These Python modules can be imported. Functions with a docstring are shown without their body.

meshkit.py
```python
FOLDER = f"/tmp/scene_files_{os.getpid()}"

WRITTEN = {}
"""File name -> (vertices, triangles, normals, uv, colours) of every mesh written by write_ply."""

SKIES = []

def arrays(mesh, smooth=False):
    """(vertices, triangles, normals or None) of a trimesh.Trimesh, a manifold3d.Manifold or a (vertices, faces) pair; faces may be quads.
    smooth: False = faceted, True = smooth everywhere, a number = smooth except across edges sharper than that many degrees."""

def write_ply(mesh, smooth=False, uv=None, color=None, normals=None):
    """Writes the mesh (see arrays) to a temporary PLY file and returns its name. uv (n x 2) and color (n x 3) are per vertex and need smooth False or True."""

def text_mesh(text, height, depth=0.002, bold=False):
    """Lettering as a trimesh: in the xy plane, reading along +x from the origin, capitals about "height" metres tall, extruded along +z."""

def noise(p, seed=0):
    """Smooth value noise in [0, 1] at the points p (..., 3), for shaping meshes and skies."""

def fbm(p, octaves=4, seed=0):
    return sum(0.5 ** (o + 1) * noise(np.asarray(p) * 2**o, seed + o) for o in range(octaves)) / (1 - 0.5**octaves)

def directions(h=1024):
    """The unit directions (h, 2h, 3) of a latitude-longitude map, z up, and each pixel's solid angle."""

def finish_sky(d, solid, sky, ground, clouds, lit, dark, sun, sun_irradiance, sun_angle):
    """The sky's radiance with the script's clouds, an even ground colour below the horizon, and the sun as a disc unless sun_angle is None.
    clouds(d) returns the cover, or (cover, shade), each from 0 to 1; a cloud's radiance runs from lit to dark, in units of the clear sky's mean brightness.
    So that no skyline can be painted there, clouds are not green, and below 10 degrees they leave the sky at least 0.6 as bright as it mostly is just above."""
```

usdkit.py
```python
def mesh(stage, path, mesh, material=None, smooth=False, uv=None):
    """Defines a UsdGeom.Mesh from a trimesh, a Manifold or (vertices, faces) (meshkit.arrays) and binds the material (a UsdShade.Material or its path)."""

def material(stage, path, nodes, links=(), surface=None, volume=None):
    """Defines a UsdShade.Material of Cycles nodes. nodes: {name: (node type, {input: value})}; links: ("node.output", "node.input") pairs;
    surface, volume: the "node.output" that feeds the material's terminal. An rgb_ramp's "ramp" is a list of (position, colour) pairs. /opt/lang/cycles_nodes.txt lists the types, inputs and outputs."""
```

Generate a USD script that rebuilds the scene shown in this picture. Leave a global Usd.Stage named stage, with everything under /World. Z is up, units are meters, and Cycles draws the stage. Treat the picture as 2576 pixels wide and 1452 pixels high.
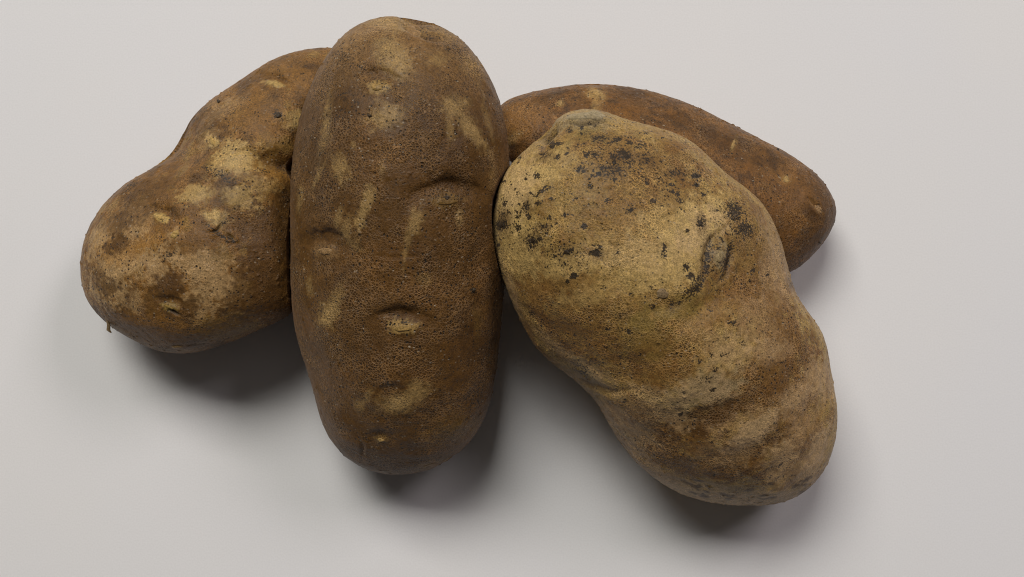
import math
import numpy as np, trimesh, usdkit, meshkit
from pxr import Gf, Sdf, Usd, UsdGeom, UsdLux, UsdShade, Vt
from scipy.interpolate import LinearNDInterpolator, RegularGridInterpolator, splprep, splev
from scipy.ndimage import gaussian_filter
from scipy.sparse import csr_matrix
from scipy.sparse.linalg import spsolve
import shapely

stage = Usd.Stage.CreateInMemory()
UsdGeom.SetStageUpAxis(stage, UsdGeom.Tokens.z)
UsdGeom.SetStageMetersPerUnit(stage, 1.0)
UsdGeom.Xform.Define(stage, '/World')
UsdGeom.Scope.Define(stage, '/World/Looks')

# ------------------------------------------------------------------ camera
W, H = 2576.0, 1452.0                       # plan drawing units of the survey below
FPX = 2641.0
TILT = math.radians(7.0)                    # phone held almost straight above the table
CAM = np.array([0.0, -0.0395, 0.325])
cam = UsdGeom.Camera.Define(stage, '/World/camera')
cam.CreateHorizontalApertureAttr(36.0)
cam.CreateVerticalApertureAttr(36.0 * 577 / 1024)
cam.CreateFocalLengthAttr(36.0 * FPX / W)
cam.CreateClippingRangeAttr(Gf.Vec2f(0.01, 50))
cam.CreateExposureAttr(0.0)
cam.AddTranslateOp().Set(Gf.Vec3d(*CAM))
cam.AddRotateXOp().Set(math.degrees(TILT))

# ------------------------------------------------------------------ lamps (office ceiling)
def lamp(name, pos, target, w, h, power, colour):
    l = UsdLux.RectLight.Define(stage, '/World/' + name)
    l.CreateWidthAttr(w); l.CreateHeightAttr(h)
    l.CreateIntensityAttr(power); l.CreateNormalizeAttr(True)
    l.CreateColorAttr(Gf.Vec3f(*colour))
    m = Gf.Matrix4d().SetLookAt(Gf.Vec3d(*pos), Gf.Vec3d(*target), Gf.Vec3d(0, 1, 0)).GetInverse()
    l.AddTransformOp().Set(m)
    return l

lamp('ceiling_lamp', (-0.62, 1.42, 2.0), (0, 0, 0), 1.38, 0.94, 15.3, (1.0, 0.982, 0.935))
lamp('ceiling_lamp_001', (1.05, 0.95, 1.35), (0, 0, 0), 0.5, 0.7, 3.0, (1.0, 0.92, 0.95))
lamp('ceiling_bounce_lamp', (0.0, -0.3, 2.6), (0, 0, 0), 4.0, 4.0, 1.35, (1.0, 0.96, 0.95))

# ------------------------------------------------------------------ helpers
def noise(p, s=0): return meshkit.noise(p, s)
def fbm(p, o=4, s=0): return meshkit.fbm(p, o, s)
def sstep(a, b, x):
    t = np.clip((x - a) / (b - a), 0, 1); return t * t * (3 - 2 * t)

ct, st_ = math.cos(TILT), math.sin(TILT)
def rays(px, py):
    x = (np.asarray(px, float) - W / 2) / FPX; y = -(np.asarray(py, float) - H / 2) / FPX
    d = np.stack([x, y * ct + st_, y * st_ - ct], -1)
    return d / np.linalg.norm(d, axis=-1, keepdims=True)

def put(prim, label=None, category=None, group=None, kind=None):
    p = prim.GetPrim() if hasattr(prim, 'GetPrim') else prim
    for k, v in (('label', label), ('category', category), ('group', group), ('kind', kind)):
        if v: p.SetCustomDataByKey(k, v)
    return p

taken = {}
def path(parent, name):
    k = (parent, name); n = taken.get(k, 0); taken[k] = n + 1
    return f'{parent}/{name}' + (f'_{n:03d}' if n else '')

def skin_mesh(p, v, f, nrm, colour, relief, mat):
    m = usdkit.mesh(stage, p, (v, f), mat)
    m.CreateNormalsAttr(Vt.Vec3fArray.FromNumpy(nrm.astype(np.float32))); m.SetNormalsInterpolation('vertex')
    pv = UsdGeom.PrimvarsAPI(m)
    pv.CreatePrimvar('skin_colour', Sdf.ValueTypeNames.Color3fArray, 'vertex').Set(Vt.Vec3fArray.FromNumpy(colour.astype(np.float32)))
    pv.CreatePrimvar('relief', Sdf.ValueTypeNames.Color3fArray, 'vertex').Set(Vt.Vec3fArray.FromNumpy(relief.astype(np.float32)))
    return m

def normals(v, f):
    n = np.zeros_like(v); c = np.cross(v[f[:, 1]] - v[f[:, 0]], v[f[:, 2]] - v[f[:, 0]])
    for k in range(3): np.add.at(n, f[:, k], c)
    return n / np.maximum(np.linalg.norm(n, axis=1, keepdims=True), 1e-12)

# ------------------------------------------------------------------ materials
def skin_material(name, net_scale, rough):
    n = {
        'tc': ('texture_coordinate', {}),
        'col': ('attribute', {'attribute': 'skin_colour'}),
        'rel': ('attribute', {'attribute': 'relief'}),
        'relsep': ('separate_color', {}),
        # wandering of the net
        'warp': ('noise_texture', {'scale': 420.0, 'detail': 2.0}),
        'warpc': ('vector_math', {'math_type': 'subtract', 'vector2': (0.5, 0.5, 0.5)}),
        'warps': ('vector_math', {'math_type': 'scale', 'scale': 0.0011}),
        'vec': ('vector_math', {'math_type': 'add'}),
        'net': ('voronoi_texture', {'feature': 'distance_to_edge', 'scale': net_scale}),
        'line': ('map_range', {'range_type': 'smoothstep', 'from_min': 0.02, 'from_max': 0.22, 'to_min': 1.0, 'to_max': 0.0, 'clamp': True}),
        'gate': ('noise_texture', {'scale': 160.0, 'detail': 3.0}),
        'gatem': ('map_range', {'from_min': 0.35, 'from_max': 0.65, 'to_min': 0.25, 'to_max': 1.1, 'clamp': True}),
        'lg': ('math', {'math_type': 'multiply'}),
        'linef': ('math', {'math_type': 'multiply'}),
        # fine grain
        'grain': ('noise_texture', {'scale': 2600.0, 'detail': 3.0, 'roughness': 0.65}),
        'grainm': ('map_range', {'from_min': 0.3, 'from_max': 0.7, 'to_min': 0.58, 'to_max': 1.42, 'clamp': True}),
        'mid': ('noise_texture', {'scale': 700.0, 'detail': 4.0, 'roughness': 0.6}),
        'midm': ('map_range', {'from_min': 0.3, 'from_max': 0.7, 'to_min': 0.78, 'to_max': 1.2, 'clamp': True}),
        'gm': ('math', {'math_type': 'multiply'}),
        'inv': ('math', {'math_type': 'subtract', 'value1': 1.0}),
        'cell': ('math', {'math_type': 'multiply'}),
        'cellm': ('math', {'math_type': 'multiply_add', 'value2': -0.27, 'value3': 1.05}),
        'gm2': ('math', {'math_type': 'multiply'}),
        'c1': ('vector_math', {'math_type': 'scale'}),
        'light': ('vector_math', {'math_type': 'multiply_add', 'vector2': (1.5, 1.5, 1.45), 'vector3': (0.075, 0.055, 0.032)}),
        'c2': ('mix_color', {'blend_type': 'mix'}),
        # dark flecks
        'fl': ('voronoi_texture', {'feature': 'f1', 'scale': 950.0}),
        'flrand': ('separate_color', {}),
        'flkeep': ('math', {'math_type': 'less_than', 'value2': 0.5}),
        'flr': ('map_range', {'range_type': 'smoothstep', 'from_min': 0.16, 'from_max': 0.34, 'to_min': 1.0, 'to_max': 0.0, 'clamp': True}),
        'fla': ('math', {'math_type': 'multiply'}),
        'flf': ('math', {'math_type': 'multiply'}),
        'c3': ('mix_color', {'blend_type': 'mix', 'b': (0.028, 0.019, 0.011)}),
        # loose pale flecks of skin
        'wv': ('mapping', {'scale': (0.7, 1.15, 1.0)}),
        'wf': ('voronoi_texture', {'feature': 'f1', 'scale': 900.0}),
        'wfs': ('separate_color', {}),
        'wfk': ('math', {'math_type': 'greater_than', 'value2': 0.72}),
        'wfr': ('map_range', {'range_type': 'smoothstep', 'from_min': 0.12, 'from_max': 0.26, 'to_min': 0.75, 'to_max': 0.0, 'clamp': True}),
        'wfa': ('math', {'math_type': 'multiply'}),
        'wff': ('math', {'math_type': 'multiply'}),
        'c35': ('mix_color', {'blend_type': 'mix', 'b': (0.40, 0.32, 0.22)}),
        # soil, broken up finely
        'sn': ('noise_texture', {'scale': 1900.0, 'detail': 3.0, 'roughness': 0.6}),
        'sn2': ('noise_texture', {'scale': 420.0, 'detail': 2.0}),
        's1': ('math', {'math_type': 'multiply_add', 'value2': 3.0}),
        's2': ('math', {'math_type': 'multiply_add', 'value2': 1.0}),
        's3': ('map_range', {'range_type': 'smoothstep', 'from_min': 2.58, 'from_max': 2.78, 'to_min': 0.0, 'to_max': 0.96, 'clamp': True}),
        'scol': ('rgb_ramp', {'ramp': [(0.3, (0.018, 0.013, 0.008)), (0.55, (0.040, 0.027, 0.015)), (0.75, (0.11, 0.068, 0.033))]}),
        'c4': ('mix_color', {'blend_type': 'mix'}),
        # relief
        'h1': ('math', {'math_type': 'multiply', 'value2': 0.55}),
        'h2': ('math', {'math_type': 'multiply_add', 'value2': 0.9}),
        'h3': ('math', {'math_type': 'multiply_add', 'value2': -0.9}),
        'h4': ('math', {'math_type': 'multiply_add', 'value2': 0.5}),
        'bump': ('bump', {'strength': 1.0, 'distance': 0.00016}),
        'p': ('principled_bsdf', {'roughness': rough, 'specular_ior_level': 0.3, 'diffuse_roughness': 0.5, 'sheen_weight': 0.07, 'sheen_roughness': 0.4, 'sheen_tint': (1.0, 0.85, 0.8)}),
    }
    l = [('tc.object', 'warp.vector'), ('warp.color', 'warpc.vector1'), ('warpc.vector', 'warps.vector1'),
         ('tc.object', 'vec.vector1'), ('warps.vector', 'vec.vector2'), ('vec.vector', 'net.vector'), ('net.distance', 'line.value'),
         ('tc.object', 'gate.vector'), ('gate.fac', 'gatem.value'), ('line.result', 'lg.value1'), ('gatem.result', 'lg.value2'),
         ('rel.color', 'relsep.color'), ('lg.value', 'linef.value1'), ('relsep.r', 'linef.value2'),
         ('tc.object', 'grain.vector'), ('grain.fac', 'grainm.value'), ('tc.object', 'mid.vector'), ('mid.fac', 'midm.value'),
         ('grainm.result', 'gm.value1'), ('midm.result', 'gm.value2'),
         ('col.color', 'c1.vector1'), ('line.result', 'inv.value2'), ('inv.value', 'cell.value1'), ('relsep.r', 'cell.value2'), ('cell.value', 'cellm.value1'), ('gm.value', 'gm2.value1'), ('cellm.value', 'gm2.value2'), ('gm2.value', 'c1.scale'),
         ('c1.vector', 'light.vector1'), ('c1.vector', 'c2.a'), ('light.vector', 'c2.b'), ('linef.value', 'c2.fac'),
         ('vec.vector', 'fl.vector'), ('fl.color', 'flrand.color'), ('flrand.r', 'flkeep.value1'), ('fl.distance', 'flr.value'),
         ('flkeep.value', 'fla.value1'), ('flr.result', 'fla.value2'), ('fla.value', 'flf.value1'), ('relsep.g', 'flf.value2'),
         ('c2.result', 'c3.a'), ('flf.value', 'c3.fac'),
         ('grain.fac', 'h1.value1'), ('linef.value', 'h2.value1'), ('h1.value', 'h2.value3'),
         ('flf.value', 'h3.value1'), ('h2.value', 'h3.value3'), ('mid.fac', 'h4.value1'), ('h3.value', 'h4.value3'),
         ('h4.value', 'bump.height'), ('bump.normal', 'p.normal'), ('tc.object', 'sn.vector'), ('tc.object', 'sn2.vector'), ('sn.fac', 's1.value1'), ('relsep.b', 's1.value3'), ('sn2.fac', 's2.value1'), ('s1.value', 's2.value3'),
         ('s2.value', 's3.value'), ('s3.result', 'c4.fac'), ('mid.fac', 'scol.fac'), ('vec.vector', 'wv.vector'), ('wv.vector', 'wf.vector'), ('wf.color', 'wfs.color'), ('wfs.g', 'wfk.value1'), ('wf.distance', 'wfr.value'), ('wfk.value', 'wfa.value1'), ('wfr.result', 'wfa.value2'),
         ('wfa.value', 'wff.value1'), ('relsep.g', 'wff.value2'), ('wff.value', 'c35.fac'), ('c3.result', 'c35.a'), ('c35.result', 'c4.a'), ('scol.color', 'c4.b'), ('c4.result', 'p.base_color')]
    return usdkit.material(stage, '/World/Looks/' + name, n, l, surface='p.BSDF')

SKIN = skin_material('russet_skin', 1420.0, 0.5)

paper_mat = usdkit.material(stage, '/World/Looks/white_laminate', {
    'tc': ('texture_coordinate', {}),
    'n1': ('noise_texture', {'scale': 1900.0, 'detail': 2.0, 'roughness': 0.7}),
    'n2': ('noise_texture', {'scale': 9.0, 'detail': 3.0}),
    'r1': ('rgb_ramp', {'ramp': [(0.25, (0.768, 0.762, 0.757)), (0.5, (0.80, 0.795, 0.79)), (0.75, (0.832, 0.827, 0.823))]}),
    'r2': ('rgb_ramp', {'ramp': [(0.3, (0.985, 0.97, 0.955)), (0.7, (0.97, 0.965, 0.975))]}),
    'm': ('mix_color', {'blend_type': 'multiply', 'fac': 1.0}),
    'b': ('bump', {'strength': 0.2, 'distance': 0.00008}),
    'p': ('principled_bsdf', {'roughness': 0.6, 'specular_ior_level': 0.25}),
}, [('tc.object', 'n1.vector'), ('tc.object', 'n2.vector'), ('n1.fac', 'r1.fac'), ('n2.fac', 'r2.fac'), ('r1.color', 'm.a'), ('r2.color', 'm.b'),
    ('m.result', 'p.base_color'), ('n1.fac', 'b.height'), ('b.normal', 'p.normal')], surface='p.BSDF')

# ------------------------------------------------------------------ the surface they rest on
top = trimesh.creation.box((1.6, 1.2, 0.03)); top.apply_translation((0, 0, -0.015))
put(usdkit.mesh(stage, '/World/tabletop', top, paper_mat), 'plain matt white tabletop under the four potatoes', None, None, 'structure')

# ------------------------------------------------------------------ potato builder
BROWN, DARK, PALE = (0.195, 0.116, 0.042), (0.112, 0.066, 0.026), (0.46, 0.38, 0.215)
TAN, RUST, SOIL = (0.36, 0.28, 0.125), (0.215, 0.122, 0.040), (0.045, 0.036, 0.027)
PINK, OLIVE, GREY, ORANGE = (0.40, 0.31, 0.22), (0.26, 0.21, 0.085), (0.33, 0.30, 0.225), (0.30, 0.185, 0.07)

ICO = trimesh.creation.icosphere(subdivisions=7)
IV, IF = np.array(ICO.vertices), np.array(ICO.faces)[:, ::-1].copy()   # the survey's y runs down: keep faces outward
_rot = trimesh.transformations.rotation_matrix(0.37, (0.3, 1, 0.2))[:3, :3]
IV = IV @ _rot.T
_k = 0.62                                        # crowd vertices towards the upper side
_rho = np.hypot(IV[:, 0], IV[:, 1]); _psi = 2 * np.arctan(_k * np.tan(np.arctan2(_rho, IV[:, 2]) / 2))
_az = np.arctan2(IV[:, 1], IV[:, 0])
IR, IZ = np.sin(_psi), np.cos(_psi)

def local(px, py, x, y, rx, ry, ang):
    """feature coordinates: u along its length, v across (v < 0 is the far side when ang = 0)"""
    a = math.radians(ang); dx, dy = px - x, py - y
    return (dx * math.cos(a) + dy * math.sin(a)) / rx, (-dx * math.sin(a) + dy * math.cos(a)) / ry

class Potato:
    def __init__(self, name, label, outline, centre, z0, slope, fat, under, seed, tint, group='russet potatoes heaped on the white table'):
        self.seed = seed; self.tint = np.array(tint); rng = np.random.default_rng(seed)
        o = np.array(outline, float)
        keep = np.r_[True, np.hypot(*np.diff(o, axis=0).T) > 4]; o = o[keep]
        tck, _ = splprep([np.r_[o[:, 0], o[0, 0]], np.r_[o[:, 1], o[0, 1]]], s=len(o) * 3.0, per=True)
        ox, oy = splev(np.linspace(0, 1, 1440, endpoint=False), tck)
        c = np.array(centre, float)
        th, rr = np.arctan2(oy - c[1], ox - c[0]), np.hypot(ox - c[0], oy - c[1])
        i = np.argsort(th); th, rr = th[i], rr[i]
        R = lambda a: np.interp(a, np.r_[th - 2 * np.pi, th, th + 2 * np.pi], np.r_[rr, rr, rr])
        # thickness: membrane over the outline
        step = 6.0
        gx = np.arange(ox.min() - 12, ox.max() + 12, step); gy = np.arange(oy.min() - 12, oy.max() + 12, step)
        GX, GY = np.meshgrid(gx, gy)
        ins = shapely.contains_xy(shapely.Polygon(np.stack([ox, oy], 1)).buffer(0), GX, GY)
        idx = -np.ones(ins.shape, int); idx[ins] = np.arange(ins.sum()); n = ins.sum()
        rows, cols, vals = [], [], []
        yy, xx = np.nonzero(ins)
        for dy, dx in ((1, 0), (-1, 0), (0, 1), (0, -1)):
            k = idx[yy + dy, xx + dx]; ok = k >= 0
            rows.append(idx[yy, xx][ok]); cols.append(k[ok]); vals.append(-np.ones(ok.sum()))
        rows.append(np.arange(n)); cols.append(np.arange(n)); vals.append(np.full(n, 4.0))
        u = np.zeros(ins.shape)
        u[ins] = spsolve(csr_matrix((np.concatenate(vals), (np.concatenate(rows), np.concatenate(cols))), (n, n)).tocsc(), np.full(n, 4.0 * step ** 2))
        ui = RegularGridInterpolator((gy, gx), u, bounds_error=False, fill_value=0.0)
        ra, aa = np.linspace(0, 0.93, 60), np.linspace(-np.pi, np.pi, 361)
        RA, AA = np.meshgrid(ra, aa, indexing='ij')
        g = ui(np.stack([c[1] + RA * R(AA) * np.sin(AA), c[0] + RA * R(AA) * np.cos(AA)], -1)) / (1 - RA ** 2)
        g = gaussian_filter(g, (2.0, 3.0), mode=('nearest', 'wrap'))
        gi = RegularGridInterpolator((ra, aa), g)
        az = np.clip(_az, -np.pi, np.pi)
        r = IR
        self.px, self.py = c[0] + r * R(az) * np.cos(az), c[1] + r * R(az) * np.sin(az)
        t = fat * np.sqrt(np.maximum((1 - r ** 2) * gi(np.stack([np.clip(r, 0, 0.93), az], -1)), 0))
        self.top = IZ > -0.05
        # place in the room: middle surface is the plane z = z0 + slope . (x, y)
        d = rays(self.px, self.py)
        sx, sy = slope; x0, y0 = self.plane_origin(c, z0)
        # CAM + s d on the plane
        s = (z0 + sx * (CAM[0] - x0) + sy * (CAM[1] - y0) - CAM[2]) / (d[:, 2] - sx * d[:, 0] - sy * d[:, 1])
        mid = CAM + s[:, None] * d
        mm = s.mean() / FPX                                   # metres per drawing unit at this height
        self.mm = mm
        tz = np.where(IZ >= 0, t, -t * under) * mm
        v = mid - d * tz[:, None]
        nr = normals(v, IF)
        # gentle lumps
        q = v / 0.017 + seed * 7.3
        v = v + nr * ((fbm(q, 3, seed) - 0.5) * 0.0030 * np.clip(np.abs(IZ) * 3, 0, 1))[:, None]
        self.v, self.f = v, IF
        self.disp = np.zeros(len(v)); self.colour = np.zeros((len(v), 3)); self.relief = np.zeros((len(v), 3))
        self.q = v / 0.001                                     # noise coordinates in millimetres
        self.name, self.label, self.group = name, label, group
        self.root = path('/World', name)
        self.parts = []; self.contrast = 1.25
    def plane_origin(self, c, z0):
        d = rays(*c); s = (z0 - CAM[2]) / d[2]; p = CAM + s * d; return p[0], p[1]
    # --- colour
    def base(self, cols, size=7.0, octaves=5, k=2.4):
        f = fbm(self.q / size + 11.7, octaves, self.seed + 3)
        f = np.clip((f - 0.5) * k + 0.5, 0, 1) * (len(cols) - 1)
        c = np.array(cols); i = np.clip(f.astype(int), 0, len(cols) - 2); w = (f - i)[:, None]
        self.colour[:] = c[i] * (1 - w) + c[i + 1] * w
        pass
    def patch(self, x, y, rx, ry, ang, col, strength=1.0, soft=0.35, ragged=0.5, grain=1.6, net=None, fleck=None):
        u, w = local(self.px, self.py, x, y, rx, ry, ang)
        near = self.top & (np.hypot(u, w) < 2.2)
        if not near.any(): return
        q = self.q[near]
        n = (fbm(q / grain, 4, self.seed + int(x) % 50) - 0.5) * 2.2 + (fbm(q / (grain * 4), 2, self.seed + 9) - 0.5)
        m = strength * sstep(-soft, soft, 1 - np.hypot(u[near], w[near]) + n * ragged)
        self.colour[near] = self.colour[near] * (1 - m[:, None]) + np.array(col) * m[:, None]
        if net is not None: self.relief[near, 0] = self.relief[near, 0] * (1 - m) + net * m
        if fleck is not None: self.relief[near, 1] = self.relief[near, 1] * (1 - m) + fleck * m
    def soil(self, x, y, rx, ry, ang, amount=0.75):
        u, w = local(self.px, self.py, x, y, rx, ry, ang)
        m = np.where(self.top, 1.25 * amount * np.exp(-((u * u + w * w) / 1.6) ** 1.3), 0)
        self.relief[:, 2] = np.maximum(self.relief[:, 2], m)
    # --- shape (depths in millimetres)
    def dent(self, x, y, rx, ry, ang, depth, power=1.0):
        u, w = local(self.px, self.py, x, y, rx, ry, ang)
        self.disp -= np.where(self.top, depth * np.exp(-(u * u + w * w) ** power), 0)
    def groove(self, pts, width, depth, shade=None, col=DARK):
        """a crease along a polyline, deepest in the middle"""
        P = np.array(pts, float); best = np.full(len(self.px), 1e9); along = np.zeros(len(self.px)); total = 0
        L = np.hypot(*np.diff(P, axis=0).T).sum()
        for a, b in zip(P[:-1], P[1:]):
            e = b - a; l = np.hypot(*e); s = np.clip(((self.px - a[0]) * e[0] + (self.py - a[1]) * e[1]) / l ** 2, 0, 1)
            dd = np.hypot(self.px - a[0] - s * e[0], self.py - a[1] - s * e[1])
            better = dd < best; best = np.where(better, dd, best); along = np.where(better, (total + s * l) / L, along); total += l
        prof = np.sin(np.pi * np.clip(along, 0.04, 0.96)) ** 0.7
        wv = width * (0.5 + 0.5 * prof)
        self.disp -= np.where(self.top, depth * prof * np.exp(-(best / wv) ** 2), 0)
        self.disp += np.where(self.top, 0.35 * depth * prof * np.exp(-((best - 2.2 * wv) / (1.6 * wv)) ** 2), 0)
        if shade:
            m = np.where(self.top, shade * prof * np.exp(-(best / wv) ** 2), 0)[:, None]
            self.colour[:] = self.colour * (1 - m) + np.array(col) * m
    def eye(self, x, y, w, h, ang=0.0, depth=1.6, brow=2.0, col=PALE, lens=0.8, bud=True, dome=0.7):
        """an eye: a brow-shaped hollow with a pale bud lying under it"""
        u, s = local(self.px, self.py, x, y, w, h, ang)
        arc = s + 1.05 - 0.55 * u * u + 0.7 * (fbm(self.q / (0.05 * w), 3, self.seed + int(x) % 37) - 0.5)
        prof = np.exp(-(u / 0.95) ** 2)
        g = np.where(arc < 0, np.exp(-(arc / 0.30) ** 2), np.exp(-(arc / 0.65) ** 2))
        self.disp -= np.where(self.top, 0.55 * brow * prof * g, 0)
        self.disp += np.where(self.top, 0.16 * brow * prof * np.exp(-((arc + 0.95) / 0.55) ** 2), 0); brow = brow * 0.72
        self.disp -= np.where(self.top, depth * 0.28 * np.exp(-((u / 1.6) ** 2 + ((s + 0.1) / 1.5) ** 2)), 0)
        self.disp += np.where(self.top, 0.45 * dome * np.exp(-((u / 0.6) ** 2 + ((s - 0.15) / 0.5) ** 2) ** 1.5), 0)
        a = math.radians(ang)
        self.patch(x, y + 0.05 * h, w * 0.54, h * 0.5, ang, col, lens, 0.25, 0.8, .8, net=0.15, fleck=0.8)
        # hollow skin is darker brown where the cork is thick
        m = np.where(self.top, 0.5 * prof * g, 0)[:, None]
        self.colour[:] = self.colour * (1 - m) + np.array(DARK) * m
        if bud: self.parts.append(('eye', x, y + 0.12 * h, w * 0.30, h * 0.26, ang, 0.28, col, None))
    def add(self, name, x, y, rx, ry, ang, height, col, label=None): self.parts.append((name, x, y, rx, ry, ang, height, col, label))
    # --- finish
    def build(self):
        v, f = self.v, self.f
        mean = np.exp(np.log(np.maximum(self.colour[self.top], 1e-3)).mean(0)); self.colour = np.clip(mean * (self.colour / mean) ** self.contrast, 0, 0.62)
        vary = np.clip((fbm(self.q / 7.0 + 3.1, 4, self.seed + 40) - 0.5) * 3.2 + 0.75, 0.12, 1.35)
        self.relief[:, 0] *= vary
        self.relief[:, 1] *= np.clip((fbm(self.q / 5.0 + 9.1, 4, self.seed + 41) - 0.5) * 3.4 + 0.8, 0.1, 1.4)
        nr = normals(v, f)
        q = self.q
        fine = (fbm(q / 2.4, 3, self.seed + 21) - 0.5) * 0.30 + (noise(q / 0.9, self.seed + 22) - 0.5) * 0.12 + 0.30 * np.clip((noise(q / 0.8, self.seed + 23) - 0.84) * 8, 0, 1)
        v = v + nr * ((self.disp + fine)[:, None] * 0.001)
        low = v[:, 2].min()
        v[:, 2] -= 0.0
        nr = normals(v, f)
        cen = np.array([v[:, 0].mean(), v[:, 1].mean(), low])
        x = UsdGeom.Xform.Define(stage, self.root); x.AddTranslateOp().Set(Gf.Vec3d(*cen))
        put(x, self.label, 'potato', self.group)
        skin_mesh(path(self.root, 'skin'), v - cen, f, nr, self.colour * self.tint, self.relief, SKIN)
        self.final, self.nr, self.cen, self.low = v, nr, cen, low
        for k, (name, px, py, rx, ry, ang, hgt, col, label) in enumerate(self.parts):
            self.lay(name, px, py, rx, ry, ang, hgt, col, label, k)
        print(self.name, 'low', round(low * 1000, 2), 'high', round(v[:, 2].max() * 1000, 1))
    def lay(self, name, x, y, rx, ry, ang, hgt, col, label, k):
        """a small raised piece that follows the skin below it"""
        rng = np.random.default_rng(self.seed * 1000 + k)
        nring, na = 7, 28
        r = np.r_[0, np.repeat(np.linspace(1 / nring, 1, nring), na)]
        a = np.r_[0, np.tile(np.arange(na) * 2 * np.pi / na, nring)]
        wob = 1 + sum(0.14 / (j ** 0.6) * np.cos(j * a + rng.uniform(0, 6.28)) for j in (2, 3, 5, 7))
        A = math.radians(ang); lx, ly = r * wob * np.cos(a) * rx, r * wob * np.sin(a) * ry
        qx, qy = x + lx * math.cos(A) - ly * math.sin(A), y + lx * math.sin(A) + ly * math.cos(A)
        reach = 1.6 * max(rx, ry) + 14
        near = self.top & (np.abs(self.px - x) < reach) & (np.abs(self.py - y) < reach)
        pts = np.stack([self.px[near], self.py[near]], 1)
        val = LinearNDInterpolator(pts, np.hstack([self.final[near], self.nr[near]]))(np.stack([qx, qy], 1))
        bad = np.isnan(val).any(1)
        if bad.any():
            from scipy.spatial import cKDTree
            val[bad] = np.hstack([self.final[near], self.nr[near]])[cKDTree(pts).query(np.stack([qx, qy], 1)[bad])[1]]
        P, N = val[:, :3], val[:, 3:]; N = N / np.linalg.norm(N, axis=1, keepdims=True)
        n = fbm(P / 0.0007 + k, 3, self.seed + k) - 0.5
        hh = np.where(r < 0.999, np.sqrt(np.maximum(1 - r ** 2.5, 0)) * (1 + 1.3 * n), 0) * hgt - np.where(r > 0.999, 0.12, 0.0)
        V = P + N * (hh * 0.001)[:, None]
        F = [[0, 1 + j, 1 + (j + 1) % na] for j in range(na)]
        for i in range(nring - 1):
            b0, b1 = 1 + i * na, 1 + (i + 1) * na
            for j in range(na):
                j2 = (j + 1) % na; F += [[b0 + j, b1 + j, b1 + j2], [b0 + j, b1 + j2, b0 + j2]]
        F = np.array(F)
        if np.cross(V[F[0, 1]] - V[F[0, 0]], V[F[0, 2]] - V[F[0, 0]]) @ N[0] < 0: F = F[:, ::-1]
        nr = normals(V, F)
        n2 = fbm(P / 0.0005 + 2 * k, 3, self.seed + k + 5)
        C = self.tint * np.array(col) * (0.75 + 0.5 * n2)[:, None]
        rel = np.tile([0.1, 0.35, 0.0], (len(V), 1))
        m = skin_mesh(path(self.root, name), V - self.cen, F, nr, C, rel, SKIN)
        put(m, label)

def zoomed(X, Y, ox, oy, s):                      # survey sheets at other scales -> drawing units
    return (ox + X / s) / 1.26708, (oy + Y / s) / 1.26708

CREAM = (0.40, 0.315, 0.235); CREAM2 = (0.49, 0.41, 0.26)
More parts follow.
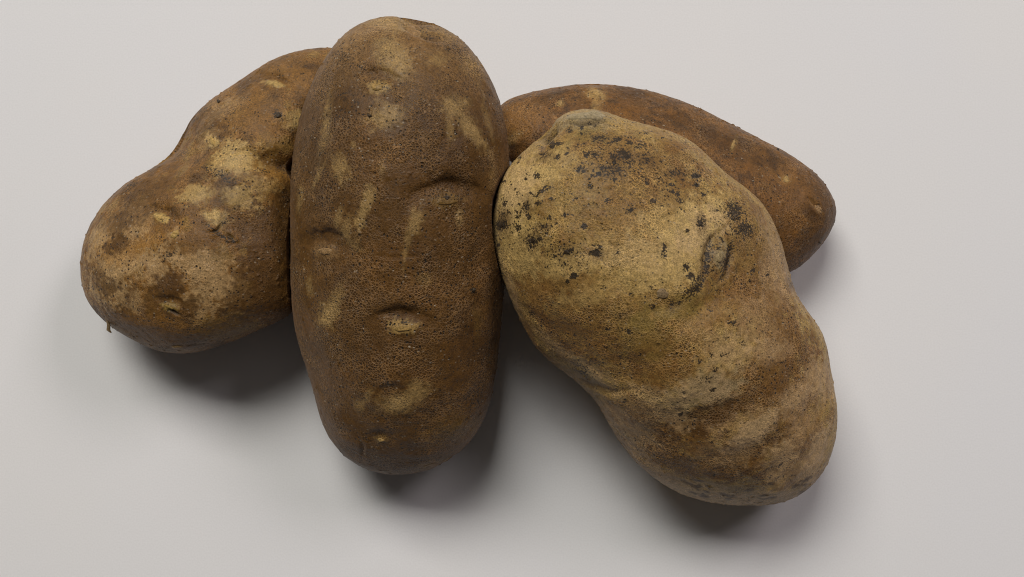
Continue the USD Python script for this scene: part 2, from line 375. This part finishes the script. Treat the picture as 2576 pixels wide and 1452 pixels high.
# ================================================================== potato 1: left, two lobes with a deep crease
L = Potato('potato', 'knobbly two-lobed potato with pale blotches, leftmost, under the upright one',
    [(838,118),(789,125),(735,134),(692,147),(656,166),(623,186),(581,215),(548,242),(516,265),(483,294),(464,327),(451,359),(431,385),(408,407),(369,431),
     (324,457),(285,487),(252,526),(236,552),(219,581),(206,637),(202,686),(208,735),(226,767),(258,800),(291,827),(330,853),(369,875),(408,887),(451,888),
     (493,885),(539,873),(581,862),(630,839),(690,812),(736,783),(749,735),(754,660),(757,570),(762,480),(772,405),(802,335),(842,272),(872,212),(876,160),(862,126)],
    (585, 445), 0.0222, (0.0, 0.0), 0.70, 0.92, 1, (0.95, 0.745, 0.40))
L.base([DARK, (0.15,0.09,0.034), BROWN, (0.215, 0.13, 0.05), (0.24, 0.165, 0.07)], 5.0, 6, 2.8)
L.relief[:, 0] = 0.7; L.relief[:, 1] = 0.8; L.contrast = 1.15
# blotches
for a in [(640,400,70,45,20,(0.27, 0.185, 0.075),.7), (600,390,55,35,15,CREAM2,.75), (560,420,40,25,-20,CREAM2,.5), (530,350,22,14,40,CREAM2,.8), (515,340,30,25,0,PINK,.5), (560,270,50,22,-25,PINK,.7),
          (690,207,32,9,18,CREAM2,.7), (740,300,28,26,0,CREAM2,.7), (760,205,45,25,0,ORANGE,.5), (640,290,80,60,0,(0.25, 0.155, 0.058),.7), (700,170,70,35,-10,(0.22, 0.135, 0.05),.7), (545,543,26,18,0,CREAM2,.9), (490,490,38,24,-10,CREAM2,.6),
          (580,490,40,30,0,(0.22, 0.16, 0.065),.5), (330,560,60,45,-40,PINK,.4), (250,610,28,45,20,PINK,.8), (700,450,35,25,0,ORANGE,.6), (610,500,50,22,20,CREAM2,.5), (660,470,40,18,0,CREAM2,.4)]:
    L.patch(*a, soft=.5, ragged=.95, grain=1.1, net=.3)
for a in [(330,655,60,40,-30,CREAM,.85), (270,690,40,60,30,CREAM,.8), (390,680,45,28,-35,CREAM,.8), (290,740,40,35,20,CREAM,.8), (340,760,25,30,0,CREAM,.6), (470,650,85,38,10,CREAM,.8),
          (540,700,70,58,10,CREAM,.85), (520,760,50,40,0,CREAM,.75), (570,740,50,40,0,CREAM,.5), (330,610,50,20,-15,ORANGE,.7), (400,600,60,14,-25,ORANGE,.8), (440,590,16,16,0,CREAM,.8),
          (330,590,26,14,-30,CREAM,.7), (300,640,40,25,0,ORANGE,.6), (560,640,30,20,0,(0.20, 0.145, 0.065),.6), (530,830,70,25,-10,(0.20, 0.145, 0.065),.6), (590,810,60,30,-20,(0.20, 0.145, 0.065),.5), (420,850,80,28,10,RUST,.6)]:
    L.patch(*a[:6], a[6] * .85, soft=.4, ragged=1.2, grain=.9, net=.35, fleck=.8)
for a in [(430,720,45,34,0,DARK,.95), (385,760,30,40,30,DARK,.7), (295,615,34,22,-25,DARK,.9), (275,725,20,38,-25,DARK,.75), (330,740,12,25,30,DARK,.6), (480,765,24,24,0,DARK,.8), (245,700,14,36,10,DARK,.5),
          (300,800,40,26,30,DARK,.6), (400,830,90,40,10,BROWN,.8), (670,640,55,110,5,DARK,.85), (640,730,60,60,0,DARK,.7), (600,570,60,40,20,DARK,.5), (350,520,60,30,-35,DARK,.5), (520,300,50,30,-40,DARK,.5), (400,470,50,24,-35,DARK,.45), (480,610,60,24,-10,BROWN,.8), (300,560,40,22,-35,DARK,.5), (370,830,60,26,25,BROWN,.8)]:
    L.patch(*a, soft=.3, ragged=1.0, grain=1.1, net=.3)
for a in [(470,300,40,14,-35,SOIL,.55), (500,275,35,10,-20,SOIL,.5), (585,275,35,12,-25,SOIL,.5), (700,290,14,12,0,SOIL,.8), (440,385,26,16,-30,SOIL,.45), (555,440,60,16,25,SOIL,.5), (640,480,60,18,15,SOIL,.4),
          (545,585,34,6,40,SOIL,.85), (575,600,26,5,25,SOIL,.8), (420,645,26,7,-35,SOIL,.6), (660,430,40,12,20,SOIL,.4), (330,470,26,10,-35,SOIL,.5), (400,600,26,10,0,SOIL,.4), (560,560,26,6,-40,SOIL,.6), (365,430,20,10,-30,SOIL,.4)]:
    L.soil(*a[:5], a[6] * .9)
L.dent(690, 410, 90, 32, 14, 1.8); L.groove([(640,385),(680,402),(720,415),(750,420)], 20, 1.5, .35, DARK)
L.dent(470, 380, 60, 60, 0, 1.2)
L.groove([(585,385),(620,375),(660,395)], 6, .5)
L.eye(403, 543, 40, 22, 20, 1.4, 1.5, PALE, .9)
L.eye(425, 772, 40, 20, 12, .7, .7, OLIVE, .7)
L.eye(690, 205, 44, 18, 16, 1.3, 1.5, PALE, .6, bud=False)
L.groove([(415,772),(440,785),(455,795)], 4, .7, .7, SOIL); L.groove([(520,585),(545,580),(555,562)], 4, .6, .7, SOIL); L.groove([(565,585),(590,603)], 4, .6, .7, SOIL)
L.groove([(400,872),(450,868),(520,862)], 4, .15, .2)
L.add('skin_flake', 530, 352, 7, 13, -30, .35, PALE); L.add('skin_flake', 440, 590, 12, 9, -30, .3, PALE); L.add('skin_flake', 445, 872, 14, 3, 0, .2, PINK)
L.add('soil_crumb', 547, 252, 4, 3, -30, .5, SOIL); L.add('soil_crumb', 700, 290, 8, 6, 0, .4, SOIL)

# ================================================================== potato 2: right rear, smooth and mostly hidden
R = Potato('potato', 'smooth reddish-brown potato lying behind the big spotted one on the right',
    [(1260,261),(1287,249),(1341,233),(1395,220),(1438,213),(1495,210),(1556,217),(1617,227),(1682,243),(1736,261),(1789,284),(1843,315),(1897,342),(1951,369),(2005,401),
     (2051,437),(2084,473),(2101,509),(2103,534),(2094,570),(2073,609),(2044,642),(2016,667),(1990,685),(1945,690),(1860,665),(1750,615),(1630,560),(1500,515),(1395,470),(1310,425),(1258,375),(1242,315)],
    (1690, 440), 0.0155, (0.0, 0.0), 0.66, 0.9, 2, (0.82, 0.625, 0.38))
R.base([DARK, DARK, BROWN, RUST, DARK, RUST, (0.24, 0.145, 0.06)], 6.0, 5, 1.7)
R.relief[:, 0] = 0.7; R.relief[:, 1] = 0.7; R.contrast = 1.05
for a in [(1500,240,26,20,20,PALE,.95), (1505,262,14,26,10,PALE,.7), (1495,230,34,26,0,ORANGE,.6), (1410,262,10,10,0,PALE,.6), (1845,365,7,22,20,PALE,.6), (1980,447,12,13,0,PALE,1.0), (1980,447,22,22,0,ORANGE,.6),
          (1300,300,60,40,-30,ORANGE,.6), (1330,290,60,40,0,ORANGE,.6), (1290,345,26,12,-40,PALE,.7), (1300,330,40,30,-30,ORANGE,.5), (1560,270,70,30,10,RUST,.6), (1700,370,90,50,30,RUST,.6), (1560,300,40,20,0,ORANGE,.4),
          (2050,520,8,20,-35,PINK,.6), (2020,470,70,40,40,BROWN,.5)]:
    R.patch(*a, soft=.4, ragged=.55, net=.3)
for a in [(2085,520,22,60,-15,DARK,.8), (2040,600,60,30,-45,DARK,.7), (2060,450,40,20,45,DARK,.6), (1770,330,110,22,28,DARK,.5), (1620,250,80,14,12,DARK,.5), (1380,245,60,14,-15,DARK,.4), (1840,345,20,30,30,DARK,.5), (1950,600,40,60,0,DARK,.6)]:
    R.patch(*a, soft=.6, ragged=.6)
for x in [(1500,236,4,4,0,SOIL,.9), (1400,240,30,8,-20,SOIL,.4), (1540,255,14,5,0,SOIL,.5), (1640,300,40,6,25,SOIL,.4), (1700,310,30,6,25,SOIL,.4)]: R.patch(*x, soft=.5, ragged=.8, grain=.9)
R.relief[(R.px < 1430), 0] = .9
R.eye(1500, 240, 40, 22, 8, 1.2, .5, PALE, .7, dome=.3, bud=False)
R.dent(1960, 420, 60, 30, 30, 1.0); R.dent(1980, 447, 14, 14, 0, .7)
R.groove([(2030,500),(2050,520),(2062,540)], 5, .7, .3)
R.add('eye', 1981, 448, 8, 9, 0, .4, PALE); R.add('eye', 1502, 240, 12, 7, 20, .35, PALE)
R.add('skin_flake', 1843, 367, 4, 14, 18, .4, PALE); R.add('skin_flake', 2056, 528, 5, 12, -30, .4, PINK); R.add('skin_flake', 1410, 263, 6, 6, 0, .3, PALE)
R.add('soil_crumb', 1957, 376, 3.5, 2, 25, .3, SOIL); R.add('soil_crumb', 2062, 610, 3, 2.5, 20, .4, SOIL)

# ================================================================== potato 3: upright in the middle
M = Potato('potato', 'long upright brown potato with five eyes, lying across the leftmost one',
    [(1014,42),(988,46),(962,44),(939,46),(903,63),(871,84),(838,115),(818,145),(802,172),(786,210),(773,244),(760,278),(753,303),(745,340),(737,391),(732,460),(730,540),(729,600),(729,670),(734,730),(737,768),(743,838),(763,910),(786,972),
     (802,1030),(818,1083),(851,1132),(875,1155),(897,1171),(939,1185),(975,1191),(1017,1192),(1052,1188),(1086,1180),(1118,1165),(1144,1149),(1184,1106),(1212,1062),(1233,1018),(1245,952),(1255,880),(1262,800),(1268,700),(1276,600),
     (1281,520),(1284,440),(1282,401),(1275,342),(1259,264),(1242,218),(1216,169),(1184,120),(1151,91),(1118,71),(1085,62),(1063,55),(1040,45)],
    (1005, 620), 0.0348, (0.0, 0.24), 0.68, 1.12, 3, (0.75, 0.57, 0.32))
M.base([DARK, (0.148, 0.09, 0.033), (0.162, 0.098, 0.036), BROWN], 8.0, 5, 1.9)
M.relief[:, 0] = 0.9; M.relief[:, 1] = 0.9; M.contrast = 1.0
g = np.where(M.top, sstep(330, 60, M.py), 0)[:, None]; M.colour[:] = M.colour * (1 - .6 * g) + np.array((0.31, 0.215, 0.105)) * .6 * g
for a in [(990,140,30,46,-15,CREAM2,.9), (960,120,18,26,0,CREAM2,.6), (1010,165,20,26,0,CREAM2,.7), (975,292,36,28,0,CREAM2,.9), (940,297,20,14,0,CREAM2,.5), (1145,270,26,26,0,CREAM2,.85), (1170,262,14,12,0,CREAM2,.5), (1195,345,14,48,-38,CREAM2,.85), (1175,320,18,24,-30,CREAM2,.6),
          (1130,325,10,36,-5,CREAM2,.6), (858,420,18,30,-15,CREAM2,.85), (815,330,9,70,10,CREAM2,.75), (822,300,12,40,0,CREAM2,.45), (800,438,5,40,28,CREAM2,.7), (920,515,11,36,12,CREAM2,.95), (906,560,13,24,15,CREAM2,.95), (935,488,10,16,10,CREAM2,.6), (1048,552,15,28,12,CREAM2,.8), (1030,600,9,40,18,CREAM2,.7), (1018,650,3,28,4,CREAM2,.5),
          (1157,548,7,22,0,CREAM2,.6), (830,790,20,32,22,CREAM2,.95), (850,750,12,28,18,CREAM2,.7), (868,580,12,30,25,CREAM2,.6), (880,610,30,10,40,CREAM2,.5), (850,545,8,26,15,CREAM2,.6), (755,500,5,34,5,CREAM2,.6), (780,720,8,22,5,CREAM2,.55), (1045,985,30,24,-20,CREAM2,.95), (1010,1012,40,20,-15,CREAM2,.9),
          (990,1018,46,18,0,CREAM2,.6), (905,1020,14,16,40,CREAM2,.6), (925,1000,8,24,30,CREAM2,.5), (1225,300,7,60,-12,CREAM2,.5), (1238,180,6,40,-25,CREAM2,.4), (1070,705,22,14,0,CREAM2,.4), (962,425,9,16,0,CREAM2,.5), (935,330,8,8,0,CREAM2,.5), (890,365,5,8,0,CREAM2,.5), (1170,1145,36,7,-22,CREAM2,.4), (1085,1170,36,8,-12,PINK,.7),
          (1000,62,50,18,10,CREAM2,.8), (930,75,60,18,-22,PINK,.85), (1070,110,60,30,10,PINK,.4), (960,55,40,10,-8,CREAM2,.5), (1120,85,50,12,25,CREAM2,.4), (880,110,26,26,-40,PINK,.5), (1185,160,20,30,-30,CREAM2,.4), (1060,100,40,20,0,ORANGE,.5), (1110,150,26,16,-10,CREAM2,.6), (1240,440,8,30,0,CREAM2,.35), (1200,820,10,50,0,OLIVE,.4), (1130,1080,60,26,-20,OLIVE,.4)]:
    M.patch(*a[:6], a[6] * .82, soft=.75, ragged=1.0, grain=1.0, net=.5, fleck=.6)
for a in [(1090,75,50,12,28,SOIL,.5), (1150,120,50,26,25,SOIL,.35), (870,150,26,18,0,SOIL,.5), (880,250,34,34,0,SOIL,.4), (850,290,34,26,0,SOIL,.4), (930,290,12,10,0,SOIL,.6), (940,165,14,10,0,SOIL,.5), (910,170,14,10,0,SOIL,.5), (1160,215,26,26,0,SOIL,.35), (1080,420,26,30,0,SOIL,.35), (800,370,26,50,0,SOIL,.4), (1195,730,9,12,0,SOIL,.8), (760,760,20,30,0,SOIL,.3), (830,1130,26,20,50,SOIL,.4), (1200,1010,30,60,0,DARK,.5), (1130,390,30,16,0,SOIL,.35), (820,440,16,26,0,SOIL,.4)]:
    M.soil(*a[:5], a[6] * .8)
for a in [(880,250,40,36,0,DARK,.5), (850,295,36,30,0,DARK,.5), (1150,120,60,30,25,DARK,.4), (1080,420,40,40,0,DARK,.4), (800,370,30,60,0,DARK,.4), (1150,400,50,30,0,DARK,.4), (1200,880,50,90,0,DARK,.5), (940,880,60,40,0,DARK,.3), (870,700,40,50,0,DARK,.3), (1050,740,70,40,0,RUST,.35), (980,640,60,40,0,RUST,.35), (960,930,90,30,0,RUST,.35)]:
    M.patch(*a, soft=.7, ragged=.9, grain=1.5)
M.eye(948, 215, 58, 34, 0, 1.5, 1.7, PALE, .95)
M.eye(1125, 502, 86, 40, -4, 2.0, 2.0, (0.25, 0.185, 0.085), .8)
M.eye(815, 628, 60, 38, 8, 1.7, 1.9, PINK, .4)
M.eye(1012, 822, 74, 36, 0, 1.7, 2.0, PALE, .85)
for a in [(948,208,26,10,0,.5), (965,222,18,8,0,.5), (1130,500,40,10,0,.5), (1012,815,24,8,0,.5), (815,620,22,8,0,.4)]: M.soil(*a)
M.eye(957, 1108, 30, 18, 0, .8, .6, PALE, .4)
M.dent(985, 985, 34, 24, 0, .5); M.groove([(945,985),(975,972),(1015,975)], 7, .2, .4)
M.dent(1048, 62, 50, 24, 25, 2.4); M.dent(1005, 46, 34, 10, 0, -.8); M.groove([(1010,50),(1040,66),(1075,88),(1110,98)], 9, 1.3, .55, SOIL)
M.groove([(925,640),(980,648),(1060,645)], 5, .12); M.groove([(1010,660),(1020,690),(1045,700)], 3, .3)
M.groove([(905,1110),(912,1130),(908,1150)], 4, .5); M.groove([(1060,1178),(1110,1165),(1150,1145)], 5, .5)
M.dent(1190, 720, 60, 90, 0, 1.0)
M.patch(1128, 500, 9, 8, 0, SOIL, 1.0, .3, .4, .8)
M.add('stem_scar', 1042, 60, 20, 9, 25, .35, PINK)
for x, y, rx, ry, a in [(1128,500,6,4,0), (1195,730,5,5,0), (930,292,5,4,0)]: M.add('soil_crumb', x, y, rx, ry, a, .4, SOIL)
for x, y, rx, ry, a in [(1085,1170,22,3,-14), (1128,1158,14,3,-25)]: M.add('skin_flake', x, y, rx, ry, a, .3, PINK)

# ================================================================== potato 4: big, yellow and spotted, in front on the right
F = Potato('potato', 'big yellowish potato speckled black, foremost on the right, with a pinched waist',
    [(1467,279),(1438,281),(1413,291),(1396,308),(1380,330),(1359,349),(1334,365),(1305,390),(1280,420),(1262,459),(1248,495),(1239,541),(1239,584),(1248,631),(1269,705),(1284,753),(1305,800),(1330,843),(1359,883),(1391,915),
     (1427,943),(1467,974),(1497,1003),(1518,1046),(1546,1095),(1578,1137),(1610,1170),(1653,1206),(1696,1234),(1750,1258),(1804,1267),(1876,1269),(1940,1268),(1976,1262),(2019,1241),(2055,1209),(2080,1170),(2098,1112),(2107,1055),
     (2105,1019),(2098,976),(2089,932),(2080,875),(2066,833),(2040,794),(2012,754),(1991,706),(1981,655),(1969,613),(1947,563),(1933,537),(1904,491),(1854,455),(1818,430),(1789,401),(1754,368),(1717,343),(1675,326),(1610,309),(1565,298),(1531,290),(1508,283)],
    (1670, 760), 0.0353, (-0.05, 0.24), 0.66, 1.08, 4, (0.90, 0.72, 0.455))
F.base([(0.27, 0.18, 0.075), (0.33, 0.245, 0.11), TAN, (0.37, 0.285, 0.135), TAN, (0.28, 0.19, 0.08)], 6.0, 6, 2.4)
F.relief[:, 0] = 0.75; F.relief[:, 1] = 0.7; F.contrast = 1.15
PY = (0.54, 0.455, 0.26)
for a in [(1600,480,190,120,10,RUST,.28), (1560,400,120,60,10,RUST,.3), (1560,560,110,70,0,RUST,.25), (1700,430,90,50,35,BROWN,.35), (1800,560,60,80,-20,BROWN,.2), (1400,760,90,100,20,RUST,.45), (1440,860,90,60,35,RUST,.5), (1340,740,60,60,0,RUST,.4),
          (1620,800,200,70,8,RUST,.35), (1560,880,140,60,20,RUST,.45), (1940,800,80,120,-25,BROWN,.75), (1990,880,60,100,-25,BROWN,.7), (1860,760,70,60,0,RUST,.45), (1900,620,60,120,-20,BROWN,.5), (1960,640,30,90,-15,PINK,.5), (1700,900,150,60,10,RUST,.5),
          (1900,960,140,50,-20,BROWN,.7), (1640,960,110,40,25,BROWN,.5), (1560,1000,100,34,35,PINK,.5), (1600,1060,90,60,40,BROWN,.8), (1700,1140,120,60,25,BROWN,.9), (1850,1170,150,60,-10,BROWN,.95), (2000,1080,70,120,10,BROWN,.7), (1760,1060,130,40,-15,DARK,.7),
          (1600,1120,60,90,35,BROWN,.6), (2040,960,40,60,0,RUST,.5), (1860,1020,130,30,-25,DARK,.7), (1960,1000,90,60,0,BROWN,.7), (1930,1130,90,40,-25,DARK,.7), (1880,1200,110,34,-5,DARK,.6), (1660,1060,70,40,20,DARK,.5)]:
    F.patch(*a, soft=.55, ragged=1.1, grain=1.8, net=1.0, fleck=.8)
for a in [(1290,520,55,80,20,PY,.9), (1310,620,60,70,0,PY,.6), (1330,440,50,50,-40,PY,.8), (1380,420,60,30,-30,PY,.5), (1440,660,120,30,-15,PY,.55), (1620,650,150,50,0,PY,.55), (1780,560,60,55,-30,PY,1.0), (1740,590,60,40,0,PY,.7), (1690,660,80,60,-30,PY,.75), (1660,560,60,40,0,PY,.5),
          (1480,740,90,24,-15,PY,.4), (1700,780,100,26,-15,OLIVE,.8), (1620,840,80,50,0,OLIVE,.5), (1480,960,90,30,30,OLIVE,.5), (1770,985,95,42,-15,GREY,.75), (1700,1000,60,30,0,PY,.4), (1830,870,70,50,-20,PY,.45), (1890,1085,70,26,-35,PINK,.9), (1905,1075,40,16,-35,PALE,.6), (1850,1060,60,20,-25,PINK,.5),
          (1750,1240,140,16,8,PALE,.75), (1900,1250,120,14,-3,PINK,.8), (1830,1225,120,20,0,PALE,.55), (2050,1150,22,60,25,PINK,.7), (2060,960,30,50,-10,PINK,.6), (2010,1000,50,26,-20,PINK,.5), (1700,1210,60,16,25,PINK,.6), (1570,1050,50,16,45,PINK,.5), (1990,1120,30,60,30,PINK,.5), (1940,900,60,20,-30,PINK,.5),
          (1440,945,60,10,38,PINK,.6), (1290,740,10,60,-15,PINK,.5), (1470,310,60,26,0,GREY,.7), (1490,345,50,20,0,OLIVE,.7), (2030,1060,40,50,0,PINK,.4), (1640,1185,120,22,42,PINK,.7), (1520,1040,60,20,48,PINK,.7), (1900,800,60,60,0,PINK,.45), (1800,860,80,30,20,PINK,.4), (1960,700,26,60,-15,PINK,.5), (1880,1255,150,14,0,PINK,.8), (1400,880,60,14,42,PINK,.6), (1780,1130,60,24,-30,PINK,.35), (1640,1040,70,26,20,PINK,.4), (1990,1180,60,50,-50,PINK,.45)]:
    F.patch(*a, soft=.5, ragged=.95, grain=1.6, net=.2, fleck=.3)
C3 = (0.52, 0.43, 0.32)
for a in [(1770,985,80,34,-15,C3,.6), (1890,1085,75,24,-35,C3,.75), (1740,1238,150,18,10,C3,.75), (1900,1252,140,15,-3,C3,.75), (2055,1140,20,70,25,C3,.6), (2060,950,24,50,-10,C3,.45), (1990,1010,50,22,-25,C3,.45), (1600,1100,30,50,-45,C3,.4),
          (1700,1060,50,20,15,C3,.4), (1830,890,60,34,-20,C3,.4), (1480,930,60,12,38,C3,.5), (1960,1150,30,50,30,C3,.45), (1930,880,40,20,-20,C3,.35), (1640,1000,60,20,25,C3,.35), (1300,480,40,70,25,C3,.5), (1770,565,55,45,-30,C3,.5), (1620,640,120,36,0,C3,.25), (1850,1150,60,24,-20,C3,.3)]:
    F.patch(*a, soft=.5, ragged=1.3, grain=1.1, net=.3, fleck=.7)
sheet6 = [(375,705,22,20),(300,920,28,35),(320,990,18,20),(145,985,20,30),(130,1050,35,40),(435,1060,38,15),(340,1160,50,40),(590,1240,45,35),(785,1250,35,22),(830,440,45,25),(785,560,30,20),(920,610,30,45),(970,545,35,20),(1000,570,40,20),
          (870,705,30,18),(690,670,30,18),(1350,680,40,22),(1420,690,30,15),(1255,725,22,15),(1330,760,20,12),(1330,810,22,10),(1395,880,25,18),(1200,880,20,15),(1555,830,15,12),(1540,1030,32,40),(1440,1085,18,10),(1275,1215,14,28),(1275,1260,16,22),(1430,1340,20,25),
          (640,1405,22,18),(1465,1410,25,20),(710,1060,18,18),(240,1070,18,22),(470,800,22,12),(390,900,20,15),(485,870,25,10),(1155,750,15,20),(1500,700,30,15),(1500,765,25,12),(610,395,22,15),(490,500,20,20),(430,560,35,30),(530,580,15,15),(260,570,15,15),(135,745,25,15),
          (510,1270,20,15),(680,1325,16,12),(945,1240,15,15),(580,980,20,15),(750,350,18,10),(690,380,12,12),(1150,590,30,20),(1020,470,20,12),(600,520,10,10),(250,1105,10,10),(110,1190,10,14),(400,1150,25,14),(470,1000,14,14),(1290,770,8,8),(840,660,18,18),(150,900,10,20)]
sheet7 = [(975,670,30,18),(870,770,28,14),(1025,785,20,14),(640,815,20,12),(480,890,15,10),(480,965,15,10),(1195,605,20,20),(1330,600,28,25),(1770,725,22,20),(1890,705,20,14),(1820,855,20,18),(1700,950,30,14),(1630,1050,28,14),(1600,950,10,14),(1610,1195,20,12),(1510,995,12,15),
          (1920,835,15,10),(1000,1260,18,12),(1410,1215,12,10),(330,660,20,25),(1110,940,25,12),(2030,380,10,10),(1940,345,20,12),(1380,590,40,10),(2160,450,20,30),(850,480,20,14),(1180,480,20,12)]
for sh, oy, ang in ((sheet6, 240, 0), (sheet7, 700, -20)):
    for X, Y, rx, ry in sh:
        x, y = zoomed(X, Y, 1540, oy, 2.2)
        F.soil(x, y, rx * .36 + 1, ry * .36 + 1, ang, (.62 + .38 * math.sin(X * 1.7 + Y) ** 2) * (1.0 if sh is sheet6 else .8))
        if rx * ry > 500: F.patch(x + 3, y + 2, rx * .6, ry * .6, ang, (0.15, 0.10, 0.05), .5, .7, .9, .9)
rs = np.random.default_rng(77)
for k in range(420):
    c = rs.integers(3); x, y = (rs.normal(1540, 90), rs.normal(400, 50)) if c == 0 else (rs.normal(1300, 45), rs.normal(540, 70)) if c == 1 else (rs.normal(1540, 180), rs.normal(520, 110))
    z = rs.pareto(2.2) * 1.6 + 1.8; z = min(z, 9)
    F.soil(x, y, z * rs.uniform(.8, 1.6), z * rs.uniform(.5, .9), rs.uniform(-40, 40), rs.uniform(.5, .95))
for k in range(240):
    x, y = rs.normal(1720, 200), rs.normal(820, 170)
    z = min(rs.pareto(2.4) * 1.4 + 1.6, 7)
    F.soil(x, y, z * rs.uniform(.8, 1.6), z * rs.uniform(.5, .9), rs.uniform(-50, 10), rs.uniform(.45, .8))
for a in [(1560,390,130,80,20,.36), (1330,600,80,50,0,.3), (1420,640,110,40,20,.32), (1850,570,60,80,-20,.34), (1260,560,24,100,0,.36), (1680,450,90,60,30,.3), (1830,680,40,70,0,.34)]: F.soil(*a)
for a in [(1850,530,18,30,-20,SOIL,.8), (1880,575,26,18,30,SOIL,.8), (1843,650,10,55,10,SOIL,.8), (1790,650,10,50,12,SOIL,.8), (1755,720,50,16,-50,SOIL,.75), (1818,615,26,20,0,SOIL,.5), (1570,400,60,40,10,SOIL,.5), (1545,430,40,26,0,SOIL,.6), (1600,360,50,20,15,SOIL,.45), (1465,930,34,14,35,SOIL,.6), (1480,300,60,5,-8,SOIL,.5), (1520,350,40,20,0,SOIL,.35), (1570,400,40,30,0,SOIL,.35), (1780,950,20,10,0,DARK,.5)]:
    F.soil(*a[:5], a[6] * .95)
for k in range(26):                                         # dashes along the bottom rim
    rr = np.random.default_rng(900 + k); x = rr.uniform(1680, 2040); y = 1262 - abs(x - 1860) ** 2 / 1500 - rr.uniform(4, 45)
    F.patch(x, y, rr.uniform(7, 16), rr.uniform(2.5, 4), rr.uniform(-10, 12) - (x - 1860) * .12, (0.085, 0.055, 0.032), .75, .4, .9, .6)
F.eye(1818, 640, 62, 34, -72, 2.2, 1.5, GREY, .8)
F.groove([(1832,565),(1796,600),(1783,650),(1768,715),(1735,755)], 9, .3, .25, SOIL); F.dent(1816, 640, 26, 44, 14, -1.1)
F.groove([(1834,590),(1852,635),(1842,690),(1815,715)], 7, .6, .3, SOIL)
F.dent(1870, 690, 75, 130, -20, 2.2); F.dent(1475, 300, 58, 20, -3, -1.3); F.dent(1780, 770, 90, 30, -35, 1.4); F.dent(1690, 770, 50, 20, -20, .8)
F.dent(1740, 1050, 150, 46, -22, 1.1); F.groove([(1690,1075),(1760,1055),(1830,1025),(1900,1005)], 20, .35, .3)
F.dent(1890, 1130, 90, 28, -28, .4)
F.groove([(1440,935),(1490,965),(1540,985),(1600,978)], 8, .45, .35); F.groove([(1455,950),(1500,980)], 4, .4, .3)
F.dent(1380, 345, 30, 12, -45, 2.2); F.groove([(1352,352),(1378,340),(1398,318)], 8, 1.8, .8, SOIL)
F.groove([(1425,312),(1460,317),(1490,314),(1525,306)], 3.5, .9, .7, SOIL); F.groove([(1450,300),(1475,292),(1505,298)], 3, .5, .5, SOIL)
F.add('stem_scar', 1475, 299, 46, 12, -3, .6, (0.36, 0.35, 0.30), 'grey wrinkled stem scar'); F.add('scab', 1668, 740, 18, 13, 0, .25, (0.25, 0.21, 0.165), 'grey round scab')
for X, Y, rx, ry in sorted(sheet6, key=lambda a: -a[2] * a[3])[:5]:
    x, y = zoomed(X, Y, 1540, 240, 2.2); F.add('soil_crumb', x, y, rx * .14 + 1, ry * .14 + 1, 0, .2, SOIL)

def press(lower, upper, gap=0.0003):
    """the lower potato is flattened where the upper one lies on it"""
    nu = normals(upper.v, upper.f); d = nu[:, 2] < 0.03
    lo = LinearNDInterpolator(upper.v[d][::5, :2], upper.v[d][::5, 2])(lower.v[:, :2])
    hit = np.isfinite(lo) & (lower.v[:, 2] > lo - gap) & (lower.v[:, 2] > 0.004)
    lower.v[hit, 2] = np.maximum(lo[hit] - gap, 0.003)
    print(lower.name, 'pressed', hit.sum())
for a, b in ((L, M), (M, F), (R, F), (R, M)): press(a, b)
for p in (L, R, M, F): p.build()

# loose root end under the left potato's lower-left edge
def bit(potato, name, px, py, length, rad, direction, colour):
    i = np.argmin((potato.px - px) ** 2 + (potato.py - py) ** 2 + np.where(np.abs(IZ) < .35, 0, 1e6))
    base = potato.final[i]; d = np.array(direction, float); d /= np.linalg.norm(d)
    pts = [base - d * 0.0012, base + d * length * .35 + np.array([.0002, 0, 0]), base + d * length * .75, base + d * length + np.array([.0006, 0, 0])]
    rs = [rad * .55, rad * .8, rad, rad * .35]
    ring = 10; V = []; u = np.cross(d, [0, 0, 1]); u /= np.linalg.norm(u); w = np.cross(d, u)
    for p, r in zip(pts, rs):
        for k in range(ring): V.append(p + r * (math.cos(k * .628) * u + math.sin(k * .628) * w))
    V = np.array(V + [pts[0], pts[-1]]); Fc = []
    for a in range(3):
        for k in range(ring):
            k2 = (k + 1) % ring; Fc += [[a * ring + k, a * ring + k2, (a + 1) * ring + k2], [a * ring + k, (a + 1) * ring + k2, (a + 1) * ring + k]]
    for k in range(ring): Fc += [[4 * ring, (k + 1) % ring, k], [4 * ring + 1, 3 * ring + k, 3 * ring + (k + 1) % ring]]
    V = V + (noise(V / .0006)[:, None] - .5) * .0004
    Fc = np.array(Fc); nr = normals(V, Fc)
    skin_mesh(path(potato.root, name), V - potato.cen, Fc, nr, np.tile(colour, (len(V), 1)), np.tile([.1, .3, 0], (len(V), 1)), SKIN)
bit(L, 'root_stub', 270, 808, .0032, .0006, (.15, -1, -.1), (0.2, 0.13, 0.06))
